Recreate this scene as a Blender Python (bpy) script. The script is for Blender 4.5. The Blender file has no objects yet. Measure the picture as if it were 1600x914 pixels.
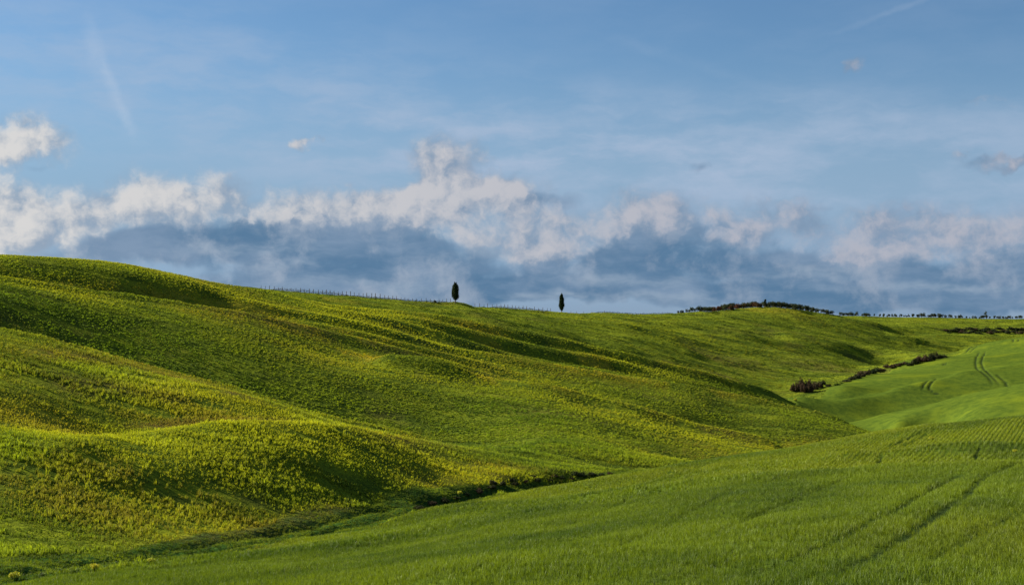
import bpy, math, random
import numpy as np
from math import radians, pi
random.seed(7); RNG = np.random.default_rng(11)
sc = bpy.context.scene
COL = sc.collection
F = 2200.0; PX0 = 800.0; PY0 = 505.0; CAMZ = 40.0

# ------------------------------------------------------------------ camera
cam_d = bpy.data.cameras.new('camera'); cam = bpy.data.objects.new('camera', cam_d); COL.objects.link(cam)
cam.location = (0, 0, CAMZ); cam.rotation_euler = (radians(90), 0, 0)
cam_d.lens = 36*F/1600; cam_d.sensor_width = 36; cam_d.shift_y = 48/1600.0
cam_d.clip_start = .1; cam_d.clip_end = 60000
sc.camera = cam

# ------------------------------------------------------------------ terrain control points (column, row, forward distance in m)
ctl = []          # (theta, lnR, s)
OFF = 0.
def cp(px, py, Y):
    py += OFF*F/Y
    th = math.atan((px-PX0)/F); R = Y/math.cos(th)
    ctl.append((th, math.log(R), (PY0-py)/F*math.cos(th)))
def curve(pts, drop=None, back=1.05, front=None, fr=0.96, off=0.):
    """a crest or a face line; drop = how far (in rows) the ground behind it falls out of sight;
    off = height in m that the folds, relief and plants added later put on top"""
    global OFF; OFF = off
    for i, (px, py, Y) in enumerate(pts):
        cp(px, py, Y)
        if drop is not None:
            d = drop[i] if isinstance(drop, (list, tuple)) else drop
            if d: cp(px, py+d, Y*back)
        if front: cp(px, py+front, Y*fr)
    OFF = 0.
# near the camera
for th_, zs in ((-50, (-1.9, -6.5, -12, -17)), (-20, (-1.8, -5.4, -10, -16)), (0, (-1.75, -4.2, -8.4, -11)), (20, (-1.7, -3.1, -6.3, -8.7)), (50, (-1.6, -2.0, -3, -4.5))):
    for R_, z_ in zip((3, 14, 32, 52), zs):
        ctl.append((radians(th_), math.log(R_), z_/R_))
# foreground wheat slope
curve([(1600,914,44),(1300,914,50),(1050,914,55),(800,914,62),(550,914,70),(300,914,80)])
curve([(1600,800,72),(1350,800,77),(1100,820,82),(850,840,92),(650,860,100),(480,880,105)])
curve([(1800,716,104),(1600,722,105),(1500,727,108),(1350,735,112),(1200,743,118),(1050,757,126),(950,769,134),(850,784,142),(740,802,150)],
      [9,9,9,8.5,8,6.5,5,3,1], 1.08, off=0.78)
curve([(1800,688,158),(1600,692,160),(1500,694,162),(1400,703,166),(1250,717,173),(1150,728,180),(1000,749,186),(880,768,182)],
      [7,7,7,6,5,4,2,.5], 1.07, off=0.9)
curve([(1800,628,250),(1600,650,240),(1500,660,245),(1400,673,250),(1300,690,245),(1180,708,240),(1100,720,235),(950,743,226),(850,761,210),(700,790,188),(500,836,154),(300,869,122),(100,904,98),(0,921,90),(-200,955,80)],
      [22,22,20,18,14,12,11,8,5,4,3,4,5,5,5], 1.09, off=0.2)
# gully floor
curve([(-200,920,108),(0,896,116),(150,883,130),(300,864,148),(500,830,182),(650,796,208),(760,775,228),(850,760,243),(950,752,262),(1100,738,300),(1250,722,345),(1400,695,410)])
# upper bank, edge of the crop on the left hill
curve([(-200,895,125),(0,868,132),(200,850,152),(400,812,184),(560,783,208),(700,760,232),(850,740,262),(960,737,276),(1080,722,320)])
# left knoll face and its crests
curve([(-200,800,156),(0,780,162),(200,780,176),(400,748,199),(550,730,219),(700,722,256)])
curve([(-200,700,178),(0,700,182),(120,697,190)])
curve([(180,680,205),(250,668,212),(330,661,219),(400,659,225),(480,660,234),(560,668,247),(620,679,261),(680,688,275)], [.3,.8,1.2,1.5,1.5,1.2,.8,.3], 1.07, off=0.75)
curve([(-200,585,230),(0,608,225),(0,546,256),(100,596,245),(200,613,247),(200,579,272),(330,617,258),(420,636,262)])
curve([(-400,478,272),(-200,490,277),(0,512,282),(100,533,287),(200,562,293),(300,589,296),(400,617,297),(470,638,296),(550,658,295),(620,673,295),(700,688,300)],
      [30,30,28,27,26,25,23,20,15,9,4], 1.09, off=1.15)
# valley behind the knoll, then the long face of the middle hill
curve([(0,545,315),(200,594,326),(400,645,328),(550,682,324),(700,695,318),(800,699,326)])
curve([(850,716,295),(850,690,322),(850,655,355),(1000,735,305),(1000,702,335),(1000,670,368),(1100,722,338),(1100,692,370),(1200,703,374)], off=0.4)
curve([(-200,450,325),(0,482,343),(200,522,360),(400,565,362),(550,602,362),(700,634,363)])
curve([(400,527,385),(520,560,394),(600,567,400),(690,577,403)])
curve([(760,587,402),(850,598,402),(920,617,402),(1000,633,402),(1050,648,402),(1100,662,402),(1160,674,402),(1200,682,402),(1250,694,402)], [1,3,5,7,9,9,8,6,2], 1.04, 2.5, .97, off=2.8)
# crest that carries the yellow line
curve([(-200,405,368),(0,430,382),(100,445,392),(200,458,402),(300,474,410),(400,490,418),(500,513,425),(600,536,431),(690,558,434)], [3,3,3,3,3,1,0,0,0], 1.035, off=2.1)
# next crest, ends far right at the confluence
curve([(500,491,452),(600,513,458),(700,540,462),(800,556,467),(900,573,470),(1000,590,473),(1070,600,474),(1130,612,475),(1180,620,476),(1230,633,476),(1300,650,473),(1380,673,465),(1440,686,458)],
      [0,0,0,.5,1.2,3,5,6,9,12,13,12,4], 1.04, off=2.25)
curve([(1060,632,446),(1150,650,450),(1240,672,440),(1330,686,438)], off=.3)
# upper crest of the middle hill
curve([(400,466,498),(500,474,504),(600,483,510),(700,494,517),(800,513,527),(900,534,537),(1000,557,547),(1100,580,558),(1150,593,565),(1200,605,573),(1240,614,584)],
      [0,0,.6,1,3,5,9,11,11,8,3], 1.09, off=2.6)
# left dome skyline
curve([(-600,350,400),(-200,385,430),(0,397,440),(100,403,448),(200,413,460),(250,422,468),(300,433,476),(340,442,482),(375,450,488),(420,459,494)],
      [30,30,30,30,28,24,18,12,6,1], 1.12, 2, .965, off=0.4)
curve([(0,416,410),(200,432,430),(300,450,440)])
# vineyard skyline
sky_l = [(375,448,640),(500,460,690),(600,469,715),(680,475,742),(745,480,762),(860,487,800),(960,489,850),(1060,490,905)]
curve(sky_l, 5, 1.08, off=1)
curve([(600,476,610),(700,484,635),(800,498,650),(900,525,655),(900,506,735),(1000,545,660),(1000,510,760),(1060,520,800)])
# far hill with the grove
curve([(1100,487,940),(1150,482,980),(1200,480,1000),(1250,484,1010),(1300,493,1020)], 10, 1.1, off=0.2)
curve([(1100,592,625),(1200,614,650),(1240,616,648),(1285,611,645),(1320,596,700),(1400,578,790),(1480,559,865),(1560,548,960)])
curve([(1100,555,720),(1100,525,800),(1200,580,725),(1200,540,820),(1200,510,905),(1300,570,785),(1300,540,865),(1300,515,955),(1400,550,880),(1400,525,985)])
curve([(1450,510,1100),(1520,520,1070),(1600,525,1075),(1600,510,1160),(1800,510,1100),(1800,524,1060)])
curve([(1340,495,1230),(1400,496,1290),(1500,497,1300),(1600,498,1300),(1900,499,1300)], 6, 1.15)
# far wheat field on the right
curve([(1355,584,745),(1400,568,800),(1460,551,862),(1540,536,920),(1600,529,960),(1800,518,990)], [4,6,9,9,8,6], 1.07)
curve([(1330,654,522),(1400,643,536),(1500,619,548),(1560,608,553),(1600,603,556),(1800,570,575)], [2,5,6,6,6,6], 1.06, off=1.7)
curve([(1285,634,572),(1340,621,590),(1400,606,606),(1440,596,616),(1500,581,640),(1600,562,690),(1800,540,700)], [1,2,2.5,2.5,2,1,1], 1.06, off=1.7)
curve([(1400,668,484),(1500,655,468),(1600,645,452),(1800,620,430)])
curve([(1250,620,585),(1320,604,640),(1400,590,690),(1500,565,770)])
# outside the frame
for px in (-900, -1700):
    k = (0-px)/900.0
    curve([(px,900,130),(px,700,180),(px,485,262),(px,500,300),(px,400+10*k,360),(px,360+15*k,430),(px,390,520),(px,430,900)])
curve([(-300,420,470),(-300,440,640),(-300,450,900),(0,430,640),(0,440,900),(200,445,640)])
for px in (2300, 3200):
    curve([(px,800,70),(px,700,105),(px,660,160),(px,620,250),(px,590,420),(px,560,560),(px,535,700),(px,515,1000),(px,500,1300)])
for px in (-1700,-600,0,375,600,860,1060,1200,1400,1600,2300,3200):
    cp(px, 503, 1900); cp(px, 504, 3000)
ctl = np.array(ctl)

# ------------------------------------------------------------------ thin plate spline
def kern(d2): return d2*np.log(d2+1e-12)*.5
def solve_tps(P, v, lam):
    n = len(P); d2 = ((P[:,None]-P[None])**2).sum(-1)
    K = kern(d2)+lam*np.eye(n); Q = np.c_[np.ones(n), P]
    A = np.zeros((n+3, n+3)); A[:n,:n] = K; A[:n,n:] = Q; A[n:,:n] = Q.T
    return np.linalg.solve(A, np.r_[v, np.zeros(3)])
W = solve_tps(ctl[:,:2], ctl[:,2], 1e-6)
def tps(th, ln):
    out = W[-3]+W[-2]*th+W[-1]*ln
    sh = out.shape; out = out.ravel().astype(np.float32); t = th.ravel().astype(np.float32); l = ln.ravel().astype(np.float32)
    C = ctl.astype(np.float32)
    B = 60000
    for i in range(0, len(out), B):
        d2 = (t[i:i+B,None]-C[None,:,0])**2+(l[i:i+B,None]-C[None,:,1])**2
        out[i:i+B] += (d2*np.log(d2+1e-12)*.5)@W[:-3].astype(np.float32)
    return out.reshape(sh).astype(np.float64)

# ------------------------------------------------------------------ noise
_T = np.random.default_rng(5).random((8, 256, 256))
def vnoise(x, y, k=0):
    T = _T[k % 8]; xi = np.floor(x).astype(int); yi = np.floor(y).astype(int); fx = x-xi; fy = y-yi
    fx = fx*fx*fx*(fx*(fx*6-15)+10); fy = fy*fy*fy*(fy*(fy*6-15)+10)
    a = T[xi&255, yi&255]; b = T[(xi+1)&255, yi&255]; c = T[xi&255, (yi+1)&255]; d = T[(xi+1)&255, (yi+1)&255]
    return (a*(1-fx)+b*fx)*(1-fy)+(c*(1-fx)+d*fx)*fy-.5
def fbm(x, y, o=4, k=0):
    s = 0; a = 1.
    for i in range(o):
        s = s+a*vnoise(x+17.3*i, y-9.1*i, k+i); x = x*2.03; y = y*2.03; a *= .5
    return s
def sstep(a, b, x):
    t = np.clip((x-a)/(b-a), 0, 1); return t*t*(3-2*t)

# ------------------------------------------------------------------ polar grid
th = np.concatenate([np.linspace(-180, -30, 90, endpoint=False), np.linspace(-30, -22, 60, endpoint=False), np.linspace(-22, 22, 1250), np.linspace(22, 30, 61)[1:], np.linspace(30, 180, 91)[1:]])*pi/180
lr = np.concatenate([np.linspace(math.log(1.2), math.log(40), 60, endpoint=False), np.linspace(math.log(40), math.log(1350), 900), np.linspace(math.log(1350), math.log(9000), 30)[1:]])
nt, nr = len(th), len(lr)
TH, LR = np.meshgrid(th, lr, indexing='ij')
RR = np.exp(LR)
S = np.zeros_like(TH)
core = (np.abs(th) < radians(75))
LRc = np.minimum(LR, math.log(3000)); THc = TH
S[core] = tps(THc[core], LRc[core])
gen = np.interp(lr, [math.log(v) for v in (1.2, 14, 50, 200, 500, 1000, 3000, 9000)], [-1.75/1.2, -3.5/14, -8/50., -14/200., -4/500., .006, .001, 0])
gen[:] = np.where(lr < math.log(14), np.interp(lr, [math.log(1.2), math.log(14)], [0, 1])*0 + (-1.7-(np.exp(lr)-1.2)*.14)/np.exp(lr), gen)
wb = sstep(radians(42), radians(72), np.abs(TH))
wn = 1-sstep(math.log(3.5), math.log(9), LR)
wb = np.maximum(wb, wn)
S = S*(1-wb)+gen[None]*wb
wf = sstep(math.log(1600), math.log(4000), LR); S = S*(1-wf)+.0*wf
Z = S*RR
X = RR*np.sin(TH); Y = RR*np.cos(TH)

i0 = np.searchsorted(th, radians(-26)); i1 = np.searchsorted(th, radians(26)); j0 = np.searchsorted(lr, math.log(40)); j1 = np.searchsorted(lr, math.log(1500))
def ray(px, py, ymin=30, ymax=1500):
    """where the sight line meets the ground, between two distances"""
    t = math.atan((px-PX0)/F); s = (PY0-py)/F*math.cos(t)
    f = np.interp(t, th, np.arange(nt)); i = int(f); f -= i; i2 = min(i+1, nt-1)
    prof = (Z[i]/RR[i])*(1-f)+(Z[i2]/RR[i2])*f
    a = np.searchsorted(lr, math.log(ymin/math.cos(t))); b = np.searchsorted(lr, math.log(ymax/math.cos(t)))
    q = prof[a:b]; hit = np.nonzero(q >= s)[0]
    k = a+(hit[0] if len(hit) else int(np.argmax(q)))
    R = math.exp(lr[k])
    return (R*math.sin(t), R*math.cos(t), prof[k]*R)
def hz(x, y):
    """ground height at x, y (arrays)"""
    x = np.asarray(x, float); y = np.asarray(y, float)
    t = np.arctan2(x, y); l = np.log(np.maximum(np.hypot(x, y), 1.3))
    fi = np.interp(t, th, np.arange(nt)); fj = np.interp(l, lr, np.arange(nr))
    i = np.minimum(fi.astype(int), nt-2); j = np.minimum(fj.astype(int), nr-2); fi = fi-i; fj = fj-j
    return (Z[i,j]*(1-fi)+Z[i+1,j]*fi)*(1-fj)+(Z[i,j+1]*(1-fi)+Z[i+1,j+1]*fi)*fj
def world_line(pts, ymin=30, ymax=1500, n=10):
    if len(pts[0]) == 3:
        P = np.array([((p[0]-PX0)/F*p[2], p[2]) for p in pts]); k = np.linspace(0, len(P)-1, (len(P)-1)*n+1)
        Q = np.stack([np.interp(k, np.arange(len(P)), P[:,i]) for i in (0, 1)], -1)
        for _ in range(12): Q[1:-1] = (Q[:-2]+2*Q[1:-1]+Q[2:])/4
        return Q
    out = []
    for a, b in zip(pts[:-1], pts[1:]):
        for k in range(n):
            u = k/n; out.append(ray(a[0]+(b[0]-a[0])*u, a[1]+(b[1]-a[1])*u, ymin, ymax)[:2])
    out.append(ray(pts[-1][0], pts[-1][1], ymin, ymax)[:2])
    P = np.array(out); Q = P.copy()
    for _ in range(4): Q[1:-1] = (Q[:-2]+2*Q[1:-1]+Q[2:])/4
    return Q
def dist_line(P, wmax):
    """distance to a ground polyline, signed side and position along it, for nearby grid vertices"""
    m = (X > P[:,0].min()-wmax)&(X < P[:,0].max()+wmax)&(Y > P[:,1].min()-wmax)&(Y < P[:,1].max()+wmax)
    x = X[m]; y = Y[m]; best = np.full(x.shape, 1e9); al = np.zeros(x.shape); L = 0.
    for a, b in zip(P[:-1], P[1:]):
        d = b-a; l2 = max(d@d, 1e-9); t = np.clip(((x-a[0])*d[0]+(y-a[1])*d[1])/l2, 0, 1)
        dd = np.hypot(x-a[0]-t*d[0], y-a[1]-t*d[1]); k = dd < best
        best[k] = dd[k]; al[k] = L+t[k]*math.sqrt(l2); L += math.sqrt(l2)
    return m, best, al, L
def ridge(pts, h, w, ymin=30, ymax=1500, taper=.25, mask=None, mv=1.):
    P = world_line(pts, ymin, ymax); m, d, al, L = dist_line(P, 3.2*w)
    tp = sstep(0, taper, al/L)*sstep(0, taper, 1-al/L) if taper else 1.
    g = np.exp(-(d/w)**2)*tp
    Z[m] += h*g
    if mask is not None: mask[m] = np.maximum(mask[m], mv*np.exp(-(d/(w*.7))**2)*tp)
    return P
wheat = np.zeros_like(Z); gullym = np.zeros_like(Z); dry = np.zeros_like(Z); soil_or_shadow = np.zeros_like(Z)

# spurs and folds of the middle hill
for pts, h, w in (([(520,479,495),(600,487,500),(700,503,503),(740,513,505),(800,527,508),(890,548,514),(1000,562,530),(1050,572,536)], 2.3, 5.5),
        ([(440,473,478),(560,493,484),(640,509,486),(700,523,487),(760,535,489),(850,559,491),(900,567,494),(960,572,500),(1060,590,503),(1120,604,508)], 2.3, 5.5),
        ([(330,462,440),(400,474,446),(460,486,450),(520,496,453),(600,513,458),(700,540,462),(800,556,467),(900,573,470),(1000,590,473),(1070,600,474),(1130,612,475),(1180,620,476),(1230,633,476),(1300,650,473),(1380,673,465)], 2.1, 7.),
        ([(400,478,436),(500,500,438),(600,524,443),(700,550,447),(770,564,449),(830,578,450)], 1.7, 4.5),
        ([(-150,412,372),(0,430,382),(100,445,392),(200,458,402),(300,474,410),(400,490,418),(500,513,425),(600,536,430),(690,558,432),(770,577,430),(830,590,425)], 1.9, 5.5),
        ([(560,562,396),(620,569,399),(690,577,402),(760,587,402),(850,598,402),(920,617,402),(1000,633,402),(1050,648,402),(1100,662,402),(1160,674,402),(1240,692,402)], 2.6, 7.),
        ([(330,458,488),(400,466,498),(500,474,504),(600,483,510),(700,494,517),(800,513,527),(900,534,537),(1000,557,547),(1100,580,558),(1150,593,565),(1200,605,573),(1240,614,584)], 2.4, 7.),
        ([(-60,503,280),(0,512,282),(100,533,287),(200,562,293),(300,589,296),(400,617,297),(470,638,296),(550,658,295),(620,673,295),(700,688,300)], 1.0, 4.),
        ([(120,697,194),(180,680,205),(250,668,212),(330,661,219),(400,659,225),(480,660,234),(560,668,247),(620,679,261),(680,688,275)], .45, 4.)):
    ridge(pts, h, w, taper=.3 if h in (2.3, 1.7) else .08)
ridge([(1750,718,104),(1600,722,105),(1500,727,108),(1350,735,112),(1200,743,118),(1050,757,126),(950,769,134),(850,784,142)], .8, 4.2, taper=.12)
ridge([(1750,688,158),(1600,692,160),(1500,694,162),(1400,703,166),(1250,717,173),(1150,728,180),(1000,749,186)], 1.0, 5.5, taper=.12)
# folds of the far hill
H_ = (600, 1100)
for pts, h, w in (([(1000,500),(1100,514),(1160,527),(1195,541)], 1.8, 10), ([(940,520),(1000,533),(1060,546),(1110,562)], 1.8, 10),
        ([(1130,561),(1200,571),(1255,584)], 1.4, 8), ([(1200,524),(1270,531),(1320,545),(1365,562)], 2.4, 12), ([(1190,548),(1255,562),(1300,569),(1340,579)], 1.8, 10),
        ([(1290,503),(1370,509),(1415,520)], 2.6, 18), ([(860,500),(940,507),(1010,516)], 1.4, 12), ([(820,515),(900,524),(960,540),(1020,552)], 1.2, 9),
        ([(1110,496),(1180,503),(1240,512)], 1.6, 12), ([(760,485),(830,497),(900,513)], 1.0, 9), ([(1380,523),(1430,533),(1450,540)], 1.6, 12)):
    ridge(pts, h, w, *H_)
# folds of the left knoll and the left dome
ridge([(40,715),(110,702),(180,684)], .5, 3.5, 140, 270)
ridge([(150,575),(260,592),(380,622),(440,640)], .35, 4, 150, 305)
ridge([(0,640),(120,652),(230,660)], .25, 5, 140, 290)
ridge([(120,760),(260,735),(420,715),(560,705)], .4, 5, 140, 270)
ridge([(300,800),(450,765),(600,735)], .3, 4, 140, 270)

ridge([(1330,654,522),(1400,643,536),(1500,619,548),(1560,608,553),(1600,603,556),(1700,588,565)], 1.7, 8, taper=.15)
ridge([(1285,634,572),(1340,621,590),(1400,606,606),(1440,596,616),(1500,581,640),(1600,562,690)], 1.7, 8, taper=.15)
# small relief everywhere
far = sstep(450, 700, RR)*(1-sstep(1200, 1500, RR))
mid = sstep(110, 200, RR)*(1-sstep(1200, 1500, RR))
warp = 10*fbm(X/40, Y/40, 2, 3)
PXG = PX0+F*np.tan(np.clip(TH, radians(-60), radians(60)))
def ip(p, xs): return np.interp(p, [a for a, b in xs], [b for a, b in xs])
G_LO = [(-900,90),(-200,92),(0,100),(150,114),(300,131),(500,162),(650,192),(740,208),(850,230),(960,250),(1100,288),(1250,330),(1390,395),(1420,430),(1500,470),(2300,500),(3300,520)]
G_UP = [(-900,112),(-200,120),(0,129),(200,148),(400,180),(560,205),(700,231),(850,260),(960,276),(1100,312),(1250,352),(1390,412),(1420,440)]
W_LO = [(1225,590),(1240,575),(1300,497),(1385,480),(1425,440),(1500,400)]
W_HI = [(1225,592),(1245,605),(1290,645),(1320,700),(1400,805),(1480,895),(1540,935),(1600,985),(2300,1010),(3300,1010)]
def zones(px, y, x):
    n = 3*fbm(x/9+3, y/9, 2, 1)
    w1 = sstep(0, 3, ip(px, G_LO)+n-y)*sstep(-60, -20, y+60)
    w2 = (sstep(0, 4, y-ip(px, W_LO)+n)*sstep(0, 6, ip(px, W_HI)+n-y))*(px > 1225)
    w3 = (px > 1425)*(y > 300)*sstep(0, 6, ip(px, W_HI)-y)
    w = np.maximum(np.maximum(w1, w2), w3)
    g = sstep(-1, 2, y-ip(px, G_LO)-n)*sstep(-1, 2.5, ip(px, G_UP)+n-y)*(px < 1425)*(1-w)
    return w, g
wheat, gullym = zones(PXG, Y, X)
back = (np.abs(TH) > radians(60))
wheat[back] = sstep(-1, 0, np.where(X[back] > -60, 1, -1)); gullym[back] = 0

# small relief of the crop hills
notw = (1-wheat)*(1-gullym*.6)
Z += notw*mid*(.42*fbm(X/22, Y/14, 3, 0)+.16*fbm(X/7, Y/4, 2, 2)+.06*fbm(X/2.5, Y/2, 2, 4))
Z += notw*far*(1.9*fbm((X+warp)/60, (Y+warp)/17, 3, 4)+1.0*fbm((X+warp)/26, (Y-warp)/6.5, 2, 1))
_u = X*math.cos(radians(27))-Y*math.sin(radians(27)); _v = X*math.sin(radians(27))+Y*math.cos(radians(27))
Z += wheat*mid*.25*fbm(X/30, Y/30, 2, 5)+wheat*(1-sstep(250, 320, RR))*sstep(30, 45, RR)*.40*fbm(_u/6, _v/24, 2, 6)
# gully: broken, hummocky channel
gx = gullym*(RR < 420)*(.40*fbm(X/9, Y/5, 3, 6)+.25*np.abs(fbm(X/4, Y/2.5, 2, 7)))
Z += gx
def dig(pts, depth, w, **k): return ridge(pts, -depth, w, **k)
GC = [(-150,905),(0,893),(90,885),(180,878),(300,862),(420,845),(520,825),(600,808),(660,795)]
dig(GC, 1.0, 1.9, ymin=100, ymax=240, taper=.05)
dig([(200,868),(330,848),(450,828),(560,803),(640,788)], .6, 1.3, ymin=130, ymax=240, taper=.1)
dig([(650,792),(700,780),(760,768),(830,756),(900,748),(955,742)], 1.8, 2.5, ymin=195, ymax=300, taper=.08)
dig([(780,757),(850,748),(920,742)], 1.2, 2.4, ymin=230, ymax=300, taper=.2)
# mound under the large cypress, hollow with scrub on the right
mx, my, mz = ray(711, 475.5, 650, 800)
Z += 1.9*np.exp(-(((X-mx-3)/9)**2+((Y-my)/7)**2))
dig([(735,480),(790,484),(830,494)], .9, 4, ymin=690, ymax=790, taper=.2)
dig([(1380,519),(1440,517),(1500,516),(1600,517),(1700,518)], 2.5, 14, ymin=980, ymax=1150, taper=.1)
# tramlines, drill gaps and one painted shadow band in the wheat
TR = []
def tram_or_shadow(pts, w, d, ymin, ymax, v=1.): TR.append((dig(pts, d, w, ymin=ymin, ymax=ymax, taper=.06, mask=soil_or_shadow, mv=v), w, v))
tram_or_shadow([(1600,724),(1560,736),(1530,752),(1510,775),(1480,792),(1455,812),(1430,830),(1400,850),(1350,875),(1300,900),(1270,914)], .52, .14, 40, 112)
tram_or_shadow([(1520,737),(1495,745),(1455,768),(1425,782),(1400,800),(1360,817),(1330,835),(1300,850),(1240,875),(1180,900),(1150,914)], .52, .14, 40, 112)
tram_or_shadow([(1180,752),(1130,775),(1090,795),(1040,825),(980,850),(900,880)], .5, .10, 40, 135, .55)  # no wheel track: a shadow band painted dark, with thinned wheat
tram_or_shadow([(1532,698),(1527,708),(1523,724)], .3, .15, 113, 165); tram_or_shadow([(1382,708),(1374,722),(1366,734)], .3, .15, 113, 172, .8)
tram_or_shadow([(1260,722),(1235,735),(1210,742)], .3, .1, 113, 180, .5)
tram_or_shadow([(1486,663),(1440,676),(1410,690),(1385,702)], .5, .25, 168, 260); tram_or_shadow([(1462,672),(1430,690),(1405,700)], .4, .2, 168, 260, .7)
tram_or_shadow([(1120,722),(1080,736),(1040,752)], .4, .15, 160, 240, .4)
for p in ([(1532,548),(1526,557),(1524,567),(1526,576),(1535,582),(1545,591),(1551,601),(1548,606)], [(1541,547),(1536,557),(1533,567),(1537,576),(1548,587),(1558,597),(1562,603),(1555,607)],
          [(1555,584),(1566,593),(1578,605)], [(1451,594),(1443,602),(1441,612)], [(1463,591),(1454,600),(1451,608),(1459,615),(1478,620)],
          [(1524,537),(1516,544),(1508,552)], [(1531,537),(1523,544),(1515,551)], [(1479,567),(1476,571)], [(1476,567),(1473,571)]):
    tram_or_shadow(p, .65, .35, 480, 960)
tram_or_shadow([(1583,530),(1583,536)], .8, .3, 700, 990); tram_or_shadow([(1591,529.5),(1591,535)], .8, .3, 700, 990)

tram_or_shadow([(1340,742),(1290,760),(1230,785),(1170,812),(1100,842)], .42, .10, 40, 118, .5)
tram_or_shadow([(1330,748),(1270,772),(1210,798),(1150,825)], .42, .08, 40, 118, .35)
tram_or_shadow([(1000,775),(940,800),(870,830),(790,858)], .45, .10, 40, 150, .4)
tram_or_shadow([(1600,800),(1550,825),(1500,852),(1440,885)], .42, .08, 40, 100, .4)
# yellow flowering and dry strips in the crop
for pts, w, v, a, b in (([(0,430),(60,440),(150,452),(230,463)], 3.5, .55, 310, 430), ([(180,455),(300,474),(400,489),(470,506)], 3.5, .8, 330, 450),
        ([(270,487),(340,490),(400,505)], 7, .5, 320, 440), ([(500,513),(570,530),(640,546)], 3, .8, 400, 445), ([(400,495),(450,510),(520,525)], 6, .6, 360, 445),
        ([(520,550),(570,557),(600,562)], 3, 1, 330, 425), ([(700,503),(760,518),(800,527)], 3, 1, 420, 520), ([(740,535),(790,548)], 3, .6, 420, 520),
        ([(900,567),(940,569),(960,572)], 3.5, 1, 430, 520), ([(840,568),(900,576),(960,586),(1040,597)], 4, .8, 450, 500), ([(820,590),(870,602),(920,614)], 3, .5, 380, 430),
        ([(1000,590),(1050,600)], 4, .7, 440, 500), ([(1110,612),(1160,622)], 4, .4, 450, 500), ([(740,587),(775,592)], 3, 1, 360, 430), ([(1010,553),(1070,568),(1110,580)], 4, .6, 500, 570),
        ([(640,458),(700,478)], 4, .3, 600, 760), ([(495,464),(560,472)], 4, .7, 440, 700), ([(1100,583),(1160,596)], 4, .5, 500, 580), ([(1150,483),(1260,487)], 8, .6, 930, 1020),
        ([(0,513),(100,534),(200,563),(300,590),(400,618),(470,639),(550,659),(620,674)], 1.6, .5, 270, 310), ([(20,560),(90,548),(170,570)], 4, .35, 200, 290), ([(620,768),(700,745),(830,725)], 4, .5, 190, 300), ([(230,860),(330,842),(480,812),(560,790)], 3, .5, 130, 230), ([(0,650),(150,655)], 6, .35, 140, 260),
        ([(560,672),(620,682),(690,692)], 3, .7, 205, 300), ([(1190,705),(1250,695),(1330,690)], 4, .5, 330, 430), ([(1180,690),(1230,698)], 4, .5, 360, 430), ([(1000,640),(1060,655)], 3, .5, 380, 430)):
    ridge(pts, 0, w*(1.3+min(1.3, a/330)), a, b, .2, dry, v)
brown = np.zeros_like(Z)
for pts, w, v, a, b in (([(20,560),(100,556),(180,565),(260,585),(340,606),(420,632),(480,650)], 4, .8, 150, 305), ([(60,600),(200,605),(320,625)], 6, .45, 150, 280),
        ([(160,672),(240,665),(330,660),(400,658),(480,659)], 1.6, .9, 200, 262), ([(300,483),(400,497),(500,520),(560,534)], 8, .5, 300, 445), ([(560,545),(640,550),(700,565)], 6, .4, 340, 440),
        ([(1000,570),(1100,585),(1160,592)], 8, .4, 600, 800), ([(1100,560),(1200,570)], 10, .4, 650, 850), ([(1250,580),(1330,575)], 12, .4, 650, 800),
        ([(540,682),(650,690),(720,700)], 4, .5, 200, 300), ([(1080,665),(1150,680),(1190,690)], 5, .5, 340, 400), ([(240,852),(360,835),(480,808),(560,785)], 2., .35, 120, 230)):
    ridge(pts, 0, w*(1.3+min(1., a/400)), a, b, .2, brown, v)

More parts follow.
